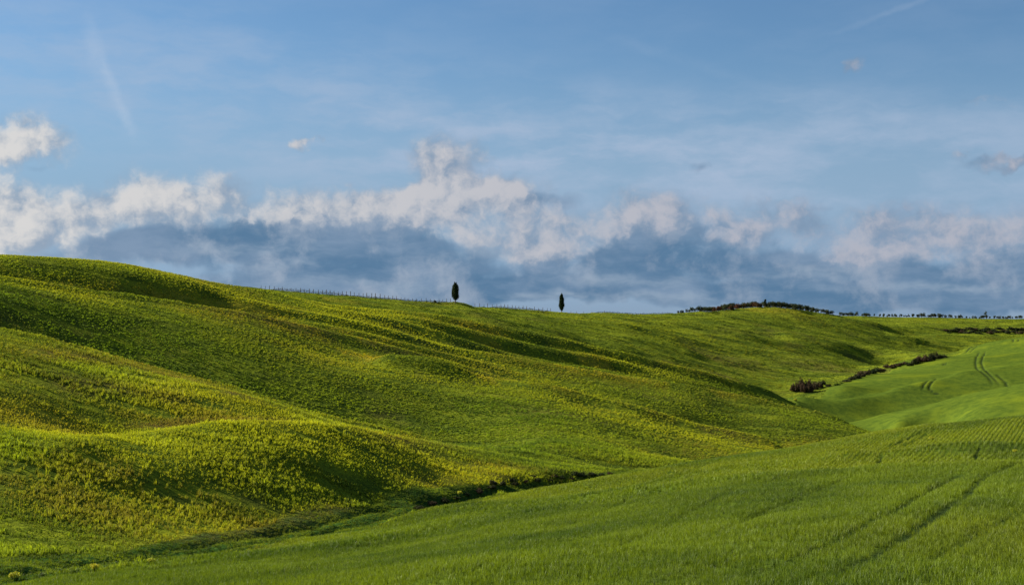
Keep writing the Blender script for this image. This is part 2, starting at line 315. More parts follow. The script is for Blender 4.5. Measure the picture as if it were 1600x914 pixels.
# ------------------------------------------------------------------ helpers for objects
def tag(o, label=None, cat=None, group=None, kind=None):
    if label: o['label'] = label
    if cat: o['category'] = cat
    if group: o['group'] = group
    if kind: o['kind'] = kind
    return o
def np_mesh(name, V, Fc, k, smooth=True):
    me = bpy.data.meshes.new(name); V = np.asarray(V, np.float32); Fc = np.asarray(Fc, np.int32)
    me.vertices.add(len(V)); me.vertices.foreach_set('co', V.ravel())
    me.loops.add(Fc.size); me.loops.foreach_set('vertex_index', Fc.ravel())
    n = len(Fc); me.polygons.add(n); me.polygons.foreach_set('loop_start', np.arange(n, dtype=np.int32)*k)
    try: me.polygons.foreach_set('loop_total', np.full(n, k, np.int32))
    except Exception: pass
    me.polygons.foreach_set('use_smooth', np.full(n, smooth)); me.update(calc_edges=True); return me
class NT:
    def __init__(s, tree): s.t = tree; s.n = tree.nodes; s.l = tree.links
    def a(s, typ, ins=None, out=0, **kw):
        nd = s.n.new(typ)
        for k, v in kw.items(): setattr(nd, k, v)
        for k, v in (ins or {}).items():
            sk = nd.inputs[k]
            if isinstance(v, bpy.types.NodeSocket): s.l.new(v, sk)
            else: sk.default_value = v
        return nd.outputs[out] if len(nd.outputs) else nd
    def m(s, op, a, b=None, c=None, clamp=False):
        ins = {0: a}
        if b is not None: ins[1] = b
        if c is not None: ins[2] = c
        return s.a('ShaderNodeMath', ins, operation=op, use_clamp=clamp)
    def mr(s, v, a, b, c=0., d=1., t='SMOOTHSTEP'): return s.a('ShaderNodeMapRange', {0: v, 1: a, 2: b, 3: c, 4: d}, interpolation_type=t)
    def mix(s, f, a, b, bt='MIX'): 
        nd = s.n.new('ShaderNodeMix'); nd.data_type = 'RGBA'; nd.blend_type = bt; nd.clamp_factor = True
        for i, v in ((0, f), (6, a), (7, b)):
            if isinstance(v, bpy.types.NodeSocket): s.l.new(v, nd.inputs[i])
            elif i and not isinstance(v, float): nd.inputs[i].default_value = (*v, 1)
            else: nd.inputs[i].default_value = v
        return nd.outputs[2]
    def noise(s, vec, scale, detail=3, rough=.55, out=0, **kw):
        return s.a('ShaderNodeTexNoise', {'Vector': vec, 'Scale': scale, 'Detail': detail, 'Roughness': rough, **kw}, out)
def material(name):
    m = bpy.data.materials.new(name); m.use_nodes = True; m.node_tree.nodes.clear(); return m, NT(m.node_tree)

# ------------------------------------------------------------------ ground sheet
V = np.stack([X, Y, Z+CAMZ], -1).reshape(-1, 3)
ii, jj = np.meshgrid(np.arange(nt-1), np.arange(nr-1), indexing='ij'); a = (ii*nr+jj).ravel()
Q = np.stack([a, a+nr, a+nr+1, a+1], -1)
V = np.r_[V, [[0, 0, CAMZ-1.72]]]; ci = len(V)-1
me = np_mesh('hills', V, Q, 4)
hills = bpy.data.objects.new('hills', me); COL.objects.link(hills); tag(hills, kind='structure')
def vattr(name, arr):
    at = me.attributes.new(name, 'FLOAT', 'POINT'); at.data.foreach_set('value', np.r_[arr.ravel(), [0.]].astype(np.float32))
for n_, a_ in (('wheat', wheat), ('gully', gullym), ('dry', dry), ('brown', brown), ('soil_or_shadow', soil_or_shadow)): vattr(n_, a_)

WH = (.080, .118, .013); WH2 = (.046, .078, .011); BN = (.155, .20, .015); BN2 = (.065, .092, .012)
m, N = material('crop_ground')
pos = N.a('ShaderNodeNewGeometry', out=0)
def att(n): return N.a('ShaderNodeAttribute', out=2, attribute_name=n)
n1 = N.noise(pos, .045, 4); n2 = N.noise(pos, .35, 4, .65); n3 = N.noise(pos, 1.6, 3, .6)
str_ = N.a('ShaderNodeMapping', {'Vector': pos, 'Scale': (.5, 1.8, 1.8)})
n4 = N.noise(str_, .10, 5, .65)
cw = N.mix(N.mr(n2, .3, .7), WH2, WH); cw = N.mix(N.m('MULTIPLY', N.mr(n1, .5, .7), .5), cw, (.15, .19, .012))
cb = N.mix(N.mr(n3, .3, .7), BN2, BN); cb = N.mix(N.m('MULTIPLY', N.mr(n4, .55, .35), .7), cb, (.035, .062, .010)); cb = N.mix(N.m('MULTIPLY', N.mr(n4, .45, .7), .6), cb, (.21, .24, .014)); cb = N.mix(N.m('MULTIPLY', N.mr(n1, .52, .72), .45), cb, (.085, .075, .022))
cb = N.mix(N.m('MULTIPLY', att('soil_or_shadow'), 1.0), cb, (.02, .035, .012)); cb = N.mix(N.m('MULTIPLY', att('dry'), N.mr(n2, .3, .6)), cb, (.26, .22, .022)); cb = N.mix(N.m('MULTIPLY', att('brown'), N.mr(n2, .3, .6)), cb, (.13, .085, .032))
cg = N.mix(N.mr(n3, .3, .7), (.02, .05, .012), (.05, .10, .016))
c = N.mix(att('wheat'), cb, cw); c = N.mix(att('gully'), c, cg); c = N.mix(N.m('MULTIPLY', att('brown'), att('gully')), c, (.10, .08, .03)); c = N.mix(att('soil_or_shadow'), c, (.02, .035, .012))
bf = N.noise(pos, .9, 5, .7); bf2 = N.noise(pos, .22, 3, .6)
h_ = N.m('ADD', N.m('MULTIPLY', bf, .7), N.m('MULTIPLY', bf2, .8))
bst = N.m('SUBTRACT', 1.0, N.m('MULTIPLY', att('wheat'), .75))
bmp = N.a('ShaderNodeBump', {'Strength': bst, 'Distance': 1.0, 'Height': h_})
bs = N.a('ShaderNodeBsdfPrincipled', {'Base Color': c, 'Roughness': 1., 'Specular IOR Level': .0, 'Normal': bmp})
N.a('ShaderNodeOutputMaterial', {0: bs})
me.materials.append(m)

# ------------------------------------------------------------------ sun, sky
SUN_AZ = radians(-68); SUN_EL = radians(27.5)       # azimuth from +Y, clockwise
sd = bpy.data.lights.new('sun', 'SUN'); sd.energy = 5.0; sd.angle = radians(.53); sd.color = (1, .90, .74)
sun = bpy.data.objects.new('sun', sd); COL.objects.link(sun)
from mathutils import Vector, Matrix, Euler
sv = Vector((math.sin(SUN_AZ)*math.cos(SUN_EL), math.cos(SUN_AZ)*math.cos(SUN_EL), math.sin(SUN_EL)))
sun.rotation_euler = (-sv).to_track_quat('-Z', 'Y').to_euler(); sun.location = (0, 0, CAMZ+80)
w = bpy.data.worlds.new('World'); sc.world = w; w.use_nodes = True; w.cycles.sampling_method = 'MANUAL'; w.cycles.sample_map_resolution = 256; w.node_tree.nodes.clear(); N = NT(w.node_tree)
sky = N.a('ShaderNodeTexSky', sky_type='NISHITA', sun_disc=False, sun_elevation=SUN_EL, sun_rotation=SUN_AZ, altitude=250, air_density=1.0, dust_density=.6, ozone_density=2.5)
dirv = N.a('ShaderNodeTexCoord', out=0)
sx = N.n.new('ShaderNodeSeparateXYZ'); N.l.new(dirv, sx.inputs[0])
az = N.m('MULTIPLY', N.m('ARCTAN2', sx.outputs[0], sx.outputs[1]), F); el = N.m('MULTIPLY', N.m('ARCSINE', sx.outputs[2]), F)
uv = N.a('ShaderNodeCombineXYZ', {0: az, 1: el})
def conv(px, py):
    t = math.atan((px-PX0)/F); return t*F, math.atan((PY0-py)/F*math.cos(t))*F
def warp_(v, scale, amt, seed):
    o = N.a('ShaderNodeVectorMath', {0: v, 1: (seed, 0, 0)}, operation='ADD')
    c_ = N.noise(o, scale, 4, .6, out=1)
    c_ = N.a('ShaderNodeVectorMath', {0: c_, 1: (.5, .5, .5)}, operation='SUBTRACT')
    c_ = N.a('ShaderNodeVectorMath', {0: c_, 1: (amt*1.4, amt, 0)}, operation='MULTIPLY')
    return N.a('ShaderNodeVectorMath', {0: v, 1: c_}, operation='ADD')
uvl = warp_(uv, 1/80, 85, 0); uvs = warp_(uv, 1/130, 80, 500)
def blobs(vec, lst, soft=0.):
    sp = N.n.new('ShaderNodeSeparateXYZ'); N.l.new(vec, sp.inputs[0]); acc = None
    for b in lst:
        cx, cy, rx, ry, wt = b[:5]; rot = b[5] if len(b) > 5 else 0
        u, v = conv(cx, cy)
        cv = N.a('ShaderNodeCombineXYZ', {0: sp.outputs[0], 1: sp.outputs[1], 2: acc if acc is not None else 0.})
        mp = N.a('ShaderNodeMapping', {'Vector': cv, 'Location': (u, v, 0), 'Rotation': (0, 0, radians(rot)), 'Scale': (rx*1.5, ry*1.5, 1e9)}, vector_type='TEXTURE')
        L = N.a('ShaderNodeVectorMath', {0: mp}, out=1, operation='LENGTH')
        k = N.mr(L, 1., soft, 0., wt)
        acc = k if acc is None else N.m('ADD', acc, k)
    return acc
def bank(vec_sep, pts, soft=0.):
    """a long cloud bank: (column, centre row, half height, weight) read off as three curves of azimuth"""
    nd = N.n.new('ShaderNodeRGBCurve'); t = N.m('MULTIPLY_ADD', vec_sep.outputs[0], 1/2400, .5)
    N.l.new(t, nd.inputs[1]); mp_ = nd.mapping
    for ch in range(3):
        cu = mp_.curves[ch]; P = []
        for px, py, hh, wt in pts:
            u, v = conv(px, py); P.append((u/2400+.5, (v/400, hh/100, wt/1.5)[ch]))
        while len(cu.points) < len(P): cu.points.new(.5, .5)
        for q, (x_, y_) in zip(cu.points, P): q.location = (x_, y_)
    mp_.update()
    o = N.n.new('ShaderNodeSeparateColor'); N.l.new(nd.outputs[0], o.inputs[0])
    dv_ = N.m('ABSOLUTE', N.m('SUBTRACT', vec_sep.outputs[1], N.m('MULTIPLY', o.outputs[0], 400.)))
    k = N.m('DIVIDE', dv_, N.m('MULTIPLY', o.outputs[1], 170.))
    return N.m('MULTIPLY', N.mr(k, 1., soft), N.m('MULTIPLY', o.outputs[2], 1.5))
def sep(v):
    q = N.n.new('ShaderNodeSeparateXYZ'); N.l.new(v, q.inputs[0]); return q
sl, ss, su = sep(uvl), sep(uvs), sep(uv)
light = bank(sl, [(-350,360,60,1.1),(-100,350,70,1.2),(0,352,62,1.15),(60,350,50,1.05),(130,345,44,1.),(200,322,48,1.1),(300,320,46,1.05),(380,326,44,1.),(450,332,36,1.),(520,334,34,.9),(600,345,34,.85),(700,360,36,.85),(790,382,36,.85),(860,372,46,.95),(950,352,48,1.),
     (1050,350,40,.95),(1150,350,36,.9),(1250,350,38,.85),(1320,368,42,.9),(1420,372,44,.95),(1500,362,44,.95),(1600,368,48,1.),(1750,350,60,1.),(1950,360,60,1.)])
light = N.m('ADD', light, blobs(uvl, [(20,222,82,38,1.5),(-90,235,80,44,1.3),(702,262,64,52,1.1),(640,304,84,24,.9),(785,292,76,34,1.),(720,305,110,34,.8),(640,330,110,30,.6),(820,330,90,26,.5),(485,215,16,12,1.),(1338,98,24,15,.9,25),(1570,246,55,12,.6,12),(1550,165,50,9,.4),(850,404,60,22,.5),(200,405,90,16,.45),(560,372,70,16,.5),(1000,412,80,14,.45),(1310,402,60,16,.5)]))
shade = bank(ss, [(-350,430,40,.7),(0,430,22,.3),(120,400,24,.5),(250,385,30,.95),(350,385,38,1.),(450,388,48,1.05),(550,395,50,1.05),(650,405,46,1.),(750,428,36,.9),(850,440,28,.8),(950,415,42,1.),(1050,402,52,1.1),(1150,410,52,1.1),(1250,430,44,1.),(1350,438,34,.9),(1450,436,34,1.),(1550,434,36,1.05),(1750,430,44,1.),(1950,430,44,1.)], .1)
shade = N.m('ADD', shade, blobs(uvs, [(850,306,60,18,.5),(760,322,110,16,.45),(60,262,60,12,.3),(1550,258,60,12,.7),(1090,255,26,12,.5,20),(1240,318,60,12,.4)]))
low = bank(ss, [(-350,460,18,.8),(200,458,20,.85),(500,452,24,.95),(750,455,20,.85),(1000,462,14,.7),(1300,468,20,.95),(1600,470,22,1.),(1950,465,20,.9)], .2)
shade = N.m('ADD', shade, low)
pale = blobs(uvs, [(0,430,150,34,.5),(480,415,90,8,.7),(560,440,180,9,.45),(400,392,120,9,.5),(980,440,130,9,.5),(1150,462,140,7,.4),(720,400,80,8,.5),(1400,450,120,7,.45),(880,468,220,10,.8),(1270,428,90,10,.5),(1520,450,80,7,.4),(300,448,140,9,.4)])
veil = blobs(uvs, [(450,180,640,120,.6,-9),(1180,240,620,90,.75),(1500,330,400,60,.4)])
trail = blobs(warp_(uv, 1/40, 16, 900), [(148,78,12,46,.6,14),(172,130,9,38,1.,14),(194,178,8,34,1.,24),(212,212,22,14,.3),(1395,18,90,5,.35,17),(1060,92,120,10,.22,-18)])
uvw = warp_(uv, 1/60, 26, 300)
nz = N.noise(uvw, 1/105, 7, .60); nb = N.noise(uv, 1/170, 3, .55)
strv = N.a('ShaderNodeMapping', {'Vector': uvw, 'Scale': (1, 3.6, 1)}); ns = N.noise(strv, 1/230, 5, .60)
up = N.a('ShaderNodeVectorMath', {0: uvw, 1: (-13, 15, 0)}, operation='ADD'); nz2 = N.noise(up, 1/105, 5, .60)
side = N.mr(N.m('ABSOLUTE', az), 1100., 1300.); lowb = N.m('MULTIPLY', N.mr(el, 20., 90.), N.mr(el, 420., 200.))
light = N.m('ADD', light, N.m('MULTIPLY', N.m('MULTIPLY', side, lowb), N.mr(nb, .45, .65)))
nzc = N.m('MULTIPLY', N.m('SUBTRACT', nz, .5), 2.9)
rel = N.m('MULTIPLY', N.m('SUBTRACT', nz, nz2), 6.5)
# broken cumulus: coverage, then tone from the sunlit side
dl = N.m('ADD', light, nzc)
al = N.m('ADD', N.m('MULTIPLY', N.mr(dl, -.1, 1.15), .85), N.m('MULTIPLY', N.mr(dl, .35, .78), .15)); al = N.m('MULTIPLY', al, N.mr(light, .03, .30))
nsb = N.m('SUBTRACT', N.m('MULTIPLY_ADD', ns, .65, N.m('MULTIPLY', nb, .35)), .5)
ds = N.m('SUBTRACT', N.m('ADD', shade, N.m('MULTIPLY', nsb, 2.6)), N.m('MULTIPLY', nzc, .40)); as_ = N.m('MULTIPLY', N.mr(ds, .15, .95), N.mr(shade, .03, .35))
dp = N.m('MULTIPLY', pale, N.mr(ns, .38, .6))
dv = N.m('MULTIPLY', N.m('ADD', veil, .10), N.mr(ns, .35, .70, .15, 1.))
leftw = N.mr(az, -900., 500.)
SKM = .088; SKS = .435
skyc = N.a('ShaderNodeVectorMath', {0: sky, 1: (SKM*.74, SKM*.98, SKM*1.16)}, operation='MULTIPLY')
base = N.mix(N.mr(el, 460., 80., .0, .92), skyc, (.265, .400, .575)); base = N.mix(dv, base, (.40, .50, .66))
base = N.mix(N.m('MULTIPLY', trail, N.mr(nz, .3, .65, .05, .30)), base, (.62, .68, .78))
base = N.mix(N.m('MULTIPLY', N.mr(el, 60., 8.), .6), base, (.25, .34, .46))
lit = N.mix(leftw, (.72, .70, .68), (.45, .46, .53)); dk = N.mix(leftw, (.29, .37, .48), (.20, .29, .42))
tone = N.mr(N.m('ADD', N.m('SUBTRACT', N.m('MULTIPLY', light, .55), N.m('MULTIPLY', shade, .35)), rel), -.40, 1.15)
base = N.mix(N.m('MULTIPLY', al, .93), base, N.mix(tone, dk, lit))
slate = N.mix(N.mr(nsb, -.10, .13), (.085, .185, .320), (.21, .305, .44))
slate = N.mix(N.m('MULTIPLY', N.mr(nz, .48, .68), .75), slate, N.mix(leftw, (.42, .48, .57), (.34, .40, .50)))
base = N.mix(N.m('MULTIPLY', as_, N.mr(N.m('SUBTRACT', shade, N.m('MULTIPLY', N.m('MULTIPLY', light, tone), .9)), -.25, .6, .15, .94)), base, slate)
base = N.mix(dp, base, (.33, .42, .53))
bg = N.a('ShaderNodeBackground', {0: base, 1: SKS})
N.a('ShaderNodeOutputWorld', {0: bg})
vs = sc.view_settings; vs.view_transform = 'Standard'; vs.look = 'None'; vs.exposure = 1.2; vs.gamma = 1
sc.cycles.max_bounces = 4; sc.cycles.diffuse_bounces = 2; sc.cycles.transparent_max_bounces = 6

# ------------------------------------------------------------------ vegetation
def leaf_material(name, rough=.6, trans=.35, spec=.25, inst=True, base=None, var=None):
    m, N = material(name)
    if inst:
        c = N.a('ShaderNodeAttribute', out=0, attribute_type='INSTANCER', attribute_name='tint')
        v = N.a('ShaderNodeAttribute', out=2, attribute_name='shade')
        c = N.a('ShaderNodeVectorMath', {0: c, 1: v}, operation='MULTIPLY')
    else:
        r = N.a('ShaderNodeObjectInfo', out='Random'); v = N.a('ShaderNodeAttribute', out=2, attribute_name='shade')
        c = N.mix(r, base, var or base); c = N.a('ShaderNodeVectorMath', {0: c, 1: v}, operation='MULTIPLY')
    d = N.a('ShaderNodeBsdfPrincipled', {'Base Color': c, 'Roughness': rough, 'Specular IOR Level': spec})
    ct = N.a('ShaderNodeVectorMath', {0: c, 1: (1.25, 1.15, .55)}, operation='MULTIPLY')
    t = N.a('ShaderNodeBsdfTranslucent', {'Color': ct})
    N.a('ShaderNodeOutputMaterial', {0: N.a('ShaderNodeMixShader', {0: trans, 1: d, 2: t})}); return m
M_wheat = leaf_material('wheat_blades', .55, .35, .28); M_bean = leaf_material('crop_leaves', .7, .40, .15)
def blade_mesh(name, n, rad, h0, h1, w, mat, lean=.35, leafy=False, seed=0):
    r = np.random.default_rng(seed); V = []; Fc = []; sh = []
    for k in range(n):
        a = r.uniform(0, 2*pi); q = rad*math.sqrt(r.random()); x, y = q*math.cos(a), q*math.sin(a); h = r.uniform(h0, h1)
        b = r.uniform(0, 2*pi); ln = r.uniform(.1, 1)*lean*h; dx, dy = math.cos(b), math.sin(b); c_ = r.uniform(0, pi); wx, wy = math.cos(c_)*w/2, math.sin(c_)*w/2
        i = len(V); s_ = r.uniform(.65, 1.35)
        if leafy:
            # a stalk leaf: broad lozenge somewhere up the plant
            z0 = h*r.uniform(.05, .75); L = r.uniform(.6, 1.2)*w*2.2; tz = r.uniform(.1, .9)
            p0 = (x, y, z0); p1 = (x+dx*L*.5-dy*w/2, y+dy*L*.5+dx*w/2, z0+L*.5*tz); p2 = (x+dx*L, y+dy*L, z0+L*tz*.9); p3 = (x+dx*L*.5+dy*w/2, y+dy*L*.5-dx*w/2, z0+L*.5*tz+.2*w)
            V += [p0, p1, p2, p3]; Fc.append((i, i+1, i+2, i+3)); sh += [s_]*4
        else:
            V += [(x-wx, y-wy, -.03), (x+wx, y+wy, -.03), (x+wx*.9+dx*ln*.35, y+wy*.9+dy*ln*.35, h*.6), (x-wx*.9+dx*ln*.35, y-wy*.9+dy*ln*.35, h*.6),
                  (x+wx*.15+dx*ln, y+wy*.15+dy*ln, h), (x-wx*.15+dx*ln, y-wy*.15+dy*ln, h)]
            Fc += [(i, i+1, i+2, i+3), (i+3, i+2, i+4, i+5)]; sh += [s_*.7, s_*.7, s_, s_, s_*1.1, s_*1.1]
    me = np_mesh(name, V, Fc, 4, False); me.materials.append(mat)
    at = me.attributes.new('shade', 'FLOAT', 'POINT'); at.data.foreach_set('value', np.array(sh, np.float32)); return me
def variants(name, k, *a, **kw): return [bpy.data.objects.new(name, blade_mesh(name, *a, seed=31*i+len(name), **kw)) for i in range(k)]

TANs = np.maximum.accumulate(Z/RR, axis=1)
def gs(arr, x, y):
    t = np.arctan2(x, y); l = np.log(np.maximum(np.hypot(x, y), 1.3))
    i = np.clip(np.rint(np.interp(t, th, np.arange(nt))).astype(int), 0, nt-1); j = np.clip(np.rint(np.interp(l, lr, np.arange(nr))).astype(int), 0, nr-1)
    return arr[i, j]
def scatter(r0, r1, spacing, keep, margin=.008, rows=None, halfang=27):
    """jittered points over the ring sector the photo can see"""
    ta = math.radians(halfang); xm = r1*math.sin(ta)+8
    if rows:
        ang, dr, ds = rows; n = int(r1*1.3/min(dr, ds)); ca, sa = math.cos(ang), math.sin(ang)
        u, v = np.meshgrid(np.arange(-int(xm*1.6/dr), int(xm*1.6/dr))*dr, np.arange(-int(r1*.6/ds), int(r1*1.2/ds))*ds)
        u = u.ravel()+RNG.uniform(-.12, .12, u.size)*dr; v = v.ravel()+RNG.uniform(-.5, .5, v.size)*ds
        x = u*ca+v*sa; y = -u*sa+v*ca
    else:
        x, y = np.meshgrid(np.arange(-xm, xm, spacing), np.arange(r0*.9-5, r1+5, spacing))
        x = x.ravel()+RNG.uniform(-.5, .5, x.size)*spacing; y = y.ravel()+RNG.uniform(-.5, .5, y.size)*spacing
    R = np.hypot(x, y); m = (y > 0)&(np.abs(np.arctan2(x, y)) < ta)&(R > r0)&(R < r1); x, y, R = x[m], y[m], R[m]
    z = hz(x, y); m = z/R > gs(TANs, x, y)-margin; x, y, z = x[m], y[m], z[m]
    m = keep(x, y) > RNG.random(len(x)); return x[m], y[m], z[m]
def field(name, label, cat, pts, srcs, tint, scl, tilt=.12, sink=0., vert=1.):
    x, y, z = pts; n = len(x)
    me = bpy.data.meshes.new(name); me.vertices.add(n); me.vertices.foreach_set('co', np.stack([x, y, z+CAMZ-sink], -1).astype(np.float32).ravel())
    def at(nm, ty, key, arr): a = me.attributes.new(nm, ty, 'POINT'); a.data.foreach_set(key, np.ascontiguousarray(arr).ravel())
    at('rot', 'FLOAT_VECTOR', 'vector', np.stack([RNG.normal(0, tilt, n), RNG.normal(0, tilt, n), RNG.uniform(0, 2*pi, n)], -1).astype(np.float32))
    sv_ = np.stack([scl, scl, scl*vert], -1).astype(np.float32); at('scl', 'FLOAT_VECTOR', 'vector', sv_)
    at('idx', 'INT', 'value', RNG.integers(0, len(srcs), n).astype(np.int32))
    at('tint', 'FLOAT_COLOR', 'color', np.c_[tint, np.ones(n)].astype(np.float32))
    o = bpy.data.objects.new(name, me); COL.objects.link(o); tag(o, label, cat, kind='stuff')
    ng = bpy.data.node_groups.new(name, 'GeometryNodeTree'); ng.interface.new_socket('Geometry', in_out='INPUT', socket_type='NodeSocketGeometry'); ng.interface.new_socket('Geometry', in_out='OUTPUT', socket_type='NodeSocketGeometry')
    T = NT(ng); gi = T.n.new('NodeGroupInput'); go = T.n.new('NodeGroupOutput')
    jn = T.n.new('GeometryNodeJoinGeometry')
    for so in reversed(srcs):
        oi = T.n.new('GeometryNodeObjectInfo'); oi.inputs['Object'].default_value = so; oi.inputs['As Instance'].default_value = True
        T.l.new(oi.outputs['Geometry'], jn.inputs[0])
    def na(nm, dt):
        q = T.n.new('GeometryNodeInputNamedAttribute'); q.data_type = dt; q.inputs[0].default_value = nm; return q.outputs[0]
    ip_ = T.n.new('GeometryNodeInstanceOnPoints'); T.l.new(gi.outputs[0], ip_.inputs['Points']); T.l.new(jn.outputs[0], ip_.inputs['Instance']); ip_.inputs['Pick Instance'].default_value = True
    T.l.new(na('idx', 'INT'), ip_.inputs['Instance Index']); T.l.new(na('rot', 'FLOAT_VECTOR'), ip_.inputs['Rotation']); T.l.new(na('scl', 'FLOAT_VECTOR'), ip_.inputs['Scale'])
    T.l.new(ip_.outputs[0], go.inputs[0]); md = o.modifiers.new('scatter', 'NODES'); md.node_group = ng
    print('FIELD', name, n); return o
def lerp(a, b, t): return a[None]*(1-t[:,None])+b[None]*t[:,None]
A_ = np.array
# wheat
WT1, WT2, WT3 = A_((.050, .095, .007)), A_((.145, .210, .009)), A_((.24, .285, .012))
def wheat_tint(x, y):
    n = len(x); t = np.clip(.5+.9*fbm(x/9, y/9, 3, 2)+RNG.normal(0, .22, n), 0, 1); c = lerp(WT1, WT2, t)
    q = np.clip(.15+fbm(x/30, y/30, 2, 5)*1.2, 0, .6); return c*(1-q[:,None])+WT3[None]*q[:,None]
ROW = radians(24)
src_w = variants('wheat_tuft', 6, 12, .12, .13, .29, .013, M_wheat)
def keep_w(x, y):
    return (gs(wheat, x, y) > .5)*(1-.93*np.clip(gs(soil_or_shadow, x, y)*1.6, 0, 1))*np.clip(.86+.9*fbm(x/3.5, y/3.5, 2, 3), .25, 1)
p = scatter(41, 118, .205, keep_w, halfang=34); n = len(p[0])
field('wheat_plants', 'dense short green wheat blades covering the slope nearest the viewer', 'wheat', p, src_w, wheat_tint(p[0], p[1]), RNG.uniform(.8, 1.3, n)*(.95+.5*fbm(p[0]/5, p[1]/5, 2, 4)), .15)
src_w2 = variants('wheat_bunch', 6, 14, .17, .20, .38, .028, M_wheat)
p = scatter(116, 330, .5, lambda x, y: (gs(wheat, x, y) > .5)*(1-.95*np.clip(gs(soil_or_shadow, x, y)*1.5, 0, 1))*np.clip(.9+.7*fbm(x/6, y/6, 2, 3), .3, 1), rows=(ROW, .66, .34), halfang=32); n = len(p[0])
field('wheat_rows', 'green wheat drilled in rows between the two low crests of the near slope', 'wheat', p, src_w2, wheat_tint(p[0], p[1]), RNG.uniform(.8, 1.25, n), .12)
# broad leaved crop of the left and middle hills
BT1, BT2, BT3, BT4 = A_((.075, .125, .013)), A_((.25, .335, .018)), A_((.46, .48, .02)), A_((.22, .185, .035))
def bean_tint(x, y):
    n = len(x); t = np.clip(.48+1.1*fbm(x/13, y/4.5, 3, 2)+RNG.normal(0, .32, n), 0, 1); c = lerp(BT1, BT2, t)
    q = np.clip(.10+fbm(x/45, y/35, 2, 5)*1.2+RNG.normal(0, .12, n), 0, .75); c = c*(1-q[:,None])+BT3[None]*q[:,None]
    q = np.clip(-.05+fbm(x/25, y/14, 3, 6)*.9+RNG.normal(0, .15, n), 0, .6)+gs(brown, x, y)*RNG.uniform(.2, 1., n)*.8; q = np.clip(q, 0, .9); c = c*(1-q[:,None])+BT4[None]*q[:,None]
    q = .6*face_shade(x, y)[:,None]; c = c*(1-q)+c*A_((.52, .74, .8))[None]*q
    q = gs(dry, x, y)*(RNG.random(n) < .65)*RNG.uniform(.3, .9, n); return c*(1-q[:,None])+A_((.52, .43, .02))[None]*q[:,None]
def face_shade(x, y):  # shade on the near face of the middle hill, painted into the plant tint
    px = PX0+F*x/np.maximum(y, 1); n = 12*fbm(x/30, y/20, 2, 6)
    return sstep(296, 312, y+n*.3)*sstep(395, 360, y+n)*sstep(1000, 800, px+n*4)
def keep_b(x, y, a=.76, b=1.5):
    return (gs(wheat, x, y) < .5)*(gs(gullym, x, y) < .4)*np.clip(a+b*fbm(x/9, y/3.2, 3, 3), .06, 1)
src_b = variants('crop_plant', 6, 14, .14, .20, .46, .045, M_bean, lean=.5)
p = scatter(104, 330, .37, keep_b); n = len(p[0])
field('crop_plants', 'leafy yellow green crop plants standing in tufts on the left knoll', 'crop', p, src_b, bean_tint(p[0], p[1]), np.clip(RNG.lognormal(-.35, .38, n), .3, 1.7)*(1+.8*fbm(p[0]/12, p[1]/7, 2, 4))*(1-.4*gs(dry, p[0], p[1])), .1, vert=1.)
src_b2 = variants('crop_clump', 6, 20, .30, .18, .42, .085, M_bean, lean=.6)
p = scatter(328, 570, .78, lambda x, y: keep_b(x, y, .75, 1.2)); n = len(p[0])
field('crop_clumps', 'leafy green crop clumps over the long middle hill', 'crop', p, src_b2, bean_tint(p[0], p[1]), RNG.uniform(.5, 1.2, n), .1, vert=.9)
src_b3 = variants('crop_patch', 6, 34, .7, .15, .45, .28, M_bean, leafy=True)
p = scatter(565, 1330, 2.3, lambda x, y: keep_b(x, y, .55, 1.6), .003); n = len(p[0])
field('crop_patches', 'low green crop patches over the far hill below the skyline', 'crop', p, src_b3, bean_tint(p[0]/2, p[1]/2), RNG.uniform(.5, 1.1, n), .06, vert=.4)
# long dark grass in the gully
src_g = variants('gully_tussock', 5, 26, .30, .08, .26, .035, M_bean, lean=1.1)
p = scatter(95, 420, .5, lambda x, y: (gs(gullym, x, y) > .35)*np.clip(.8+fbm(x/4, y/2.5, 2, 1), .1, 1)); n = len(p[0])
gt = lerp(A_((.040, .075, .007)), A_((.15, .215, .012)), np.clip(.55+1.2*fbm(p[0]/4, p[1]/3, 2, 2)+RNG.normal(0, .15, n), 0, 1)); q = np.clip(gs(brown, p[0], p[1])*1.3*(RNG.random(n) < .8), 0, 1)[:,None]; gt = gt*(1-q)+A_((.15, .125, .045))[None]*q
field('gully_grass', 'dark matted grass along the gully between the two fields', 'grass', p, src_g, gt, RNG.uniform(.6, 1.2, n), .2)

# ------------------------------------------------------------------ trees, shrubs, posts
def bark(name, c0, c1):
    m, N = material(name); tc = N.a('ShaderNodeTexCoord', out='Object'); mp = N.a('ShaderNodeMapping', {'Vector': tc, 'Scale': (6, 6, 1.2)})
    n_ = N.noise(mp, 2.5, 4); b_ = N.a('ShaderNodeBump', {'Strength': .6, 'Distance': .05, 'Height': n_})
    N.a('ShaderNodeOutputMaterial', {0: N.a('ShaderNodeBsdfPrincipled', {'Base Color': N.mix(N.mr(n_, .3, .7), c0, c1), 'Roughness': .9, 'Normal': b_})}); return m
M_bark = bark('bark', (.07, .05, .035), (.16, .12, .09)); M_post = bark('weathered_post', (.05, .04, .035), (.10, .085, .07))
M_cyp = leaf_material('cypress_foliage', .8, .12, .1, False, (.018, .034, .010), (.022, .038, .012))
M_olive = leaf_material('grove_foliage', .7, .2, .15, False, (.020, .034, .012), (.045, .060, .024))
M_red = leaf_material('russet_foliage', .8, .2, .1, False, (.085, .035, .022), (.06, .05, .02))
M_scrub = leaf_material('scrub_foliage', .8, .2, .1, False, (.022, .038, .012), (.045, .048, .02))
M_bram = leaf_material('bramble_foliage', .85, .15, .1, False, (.060, .038, .024), (.070, .056, .030))
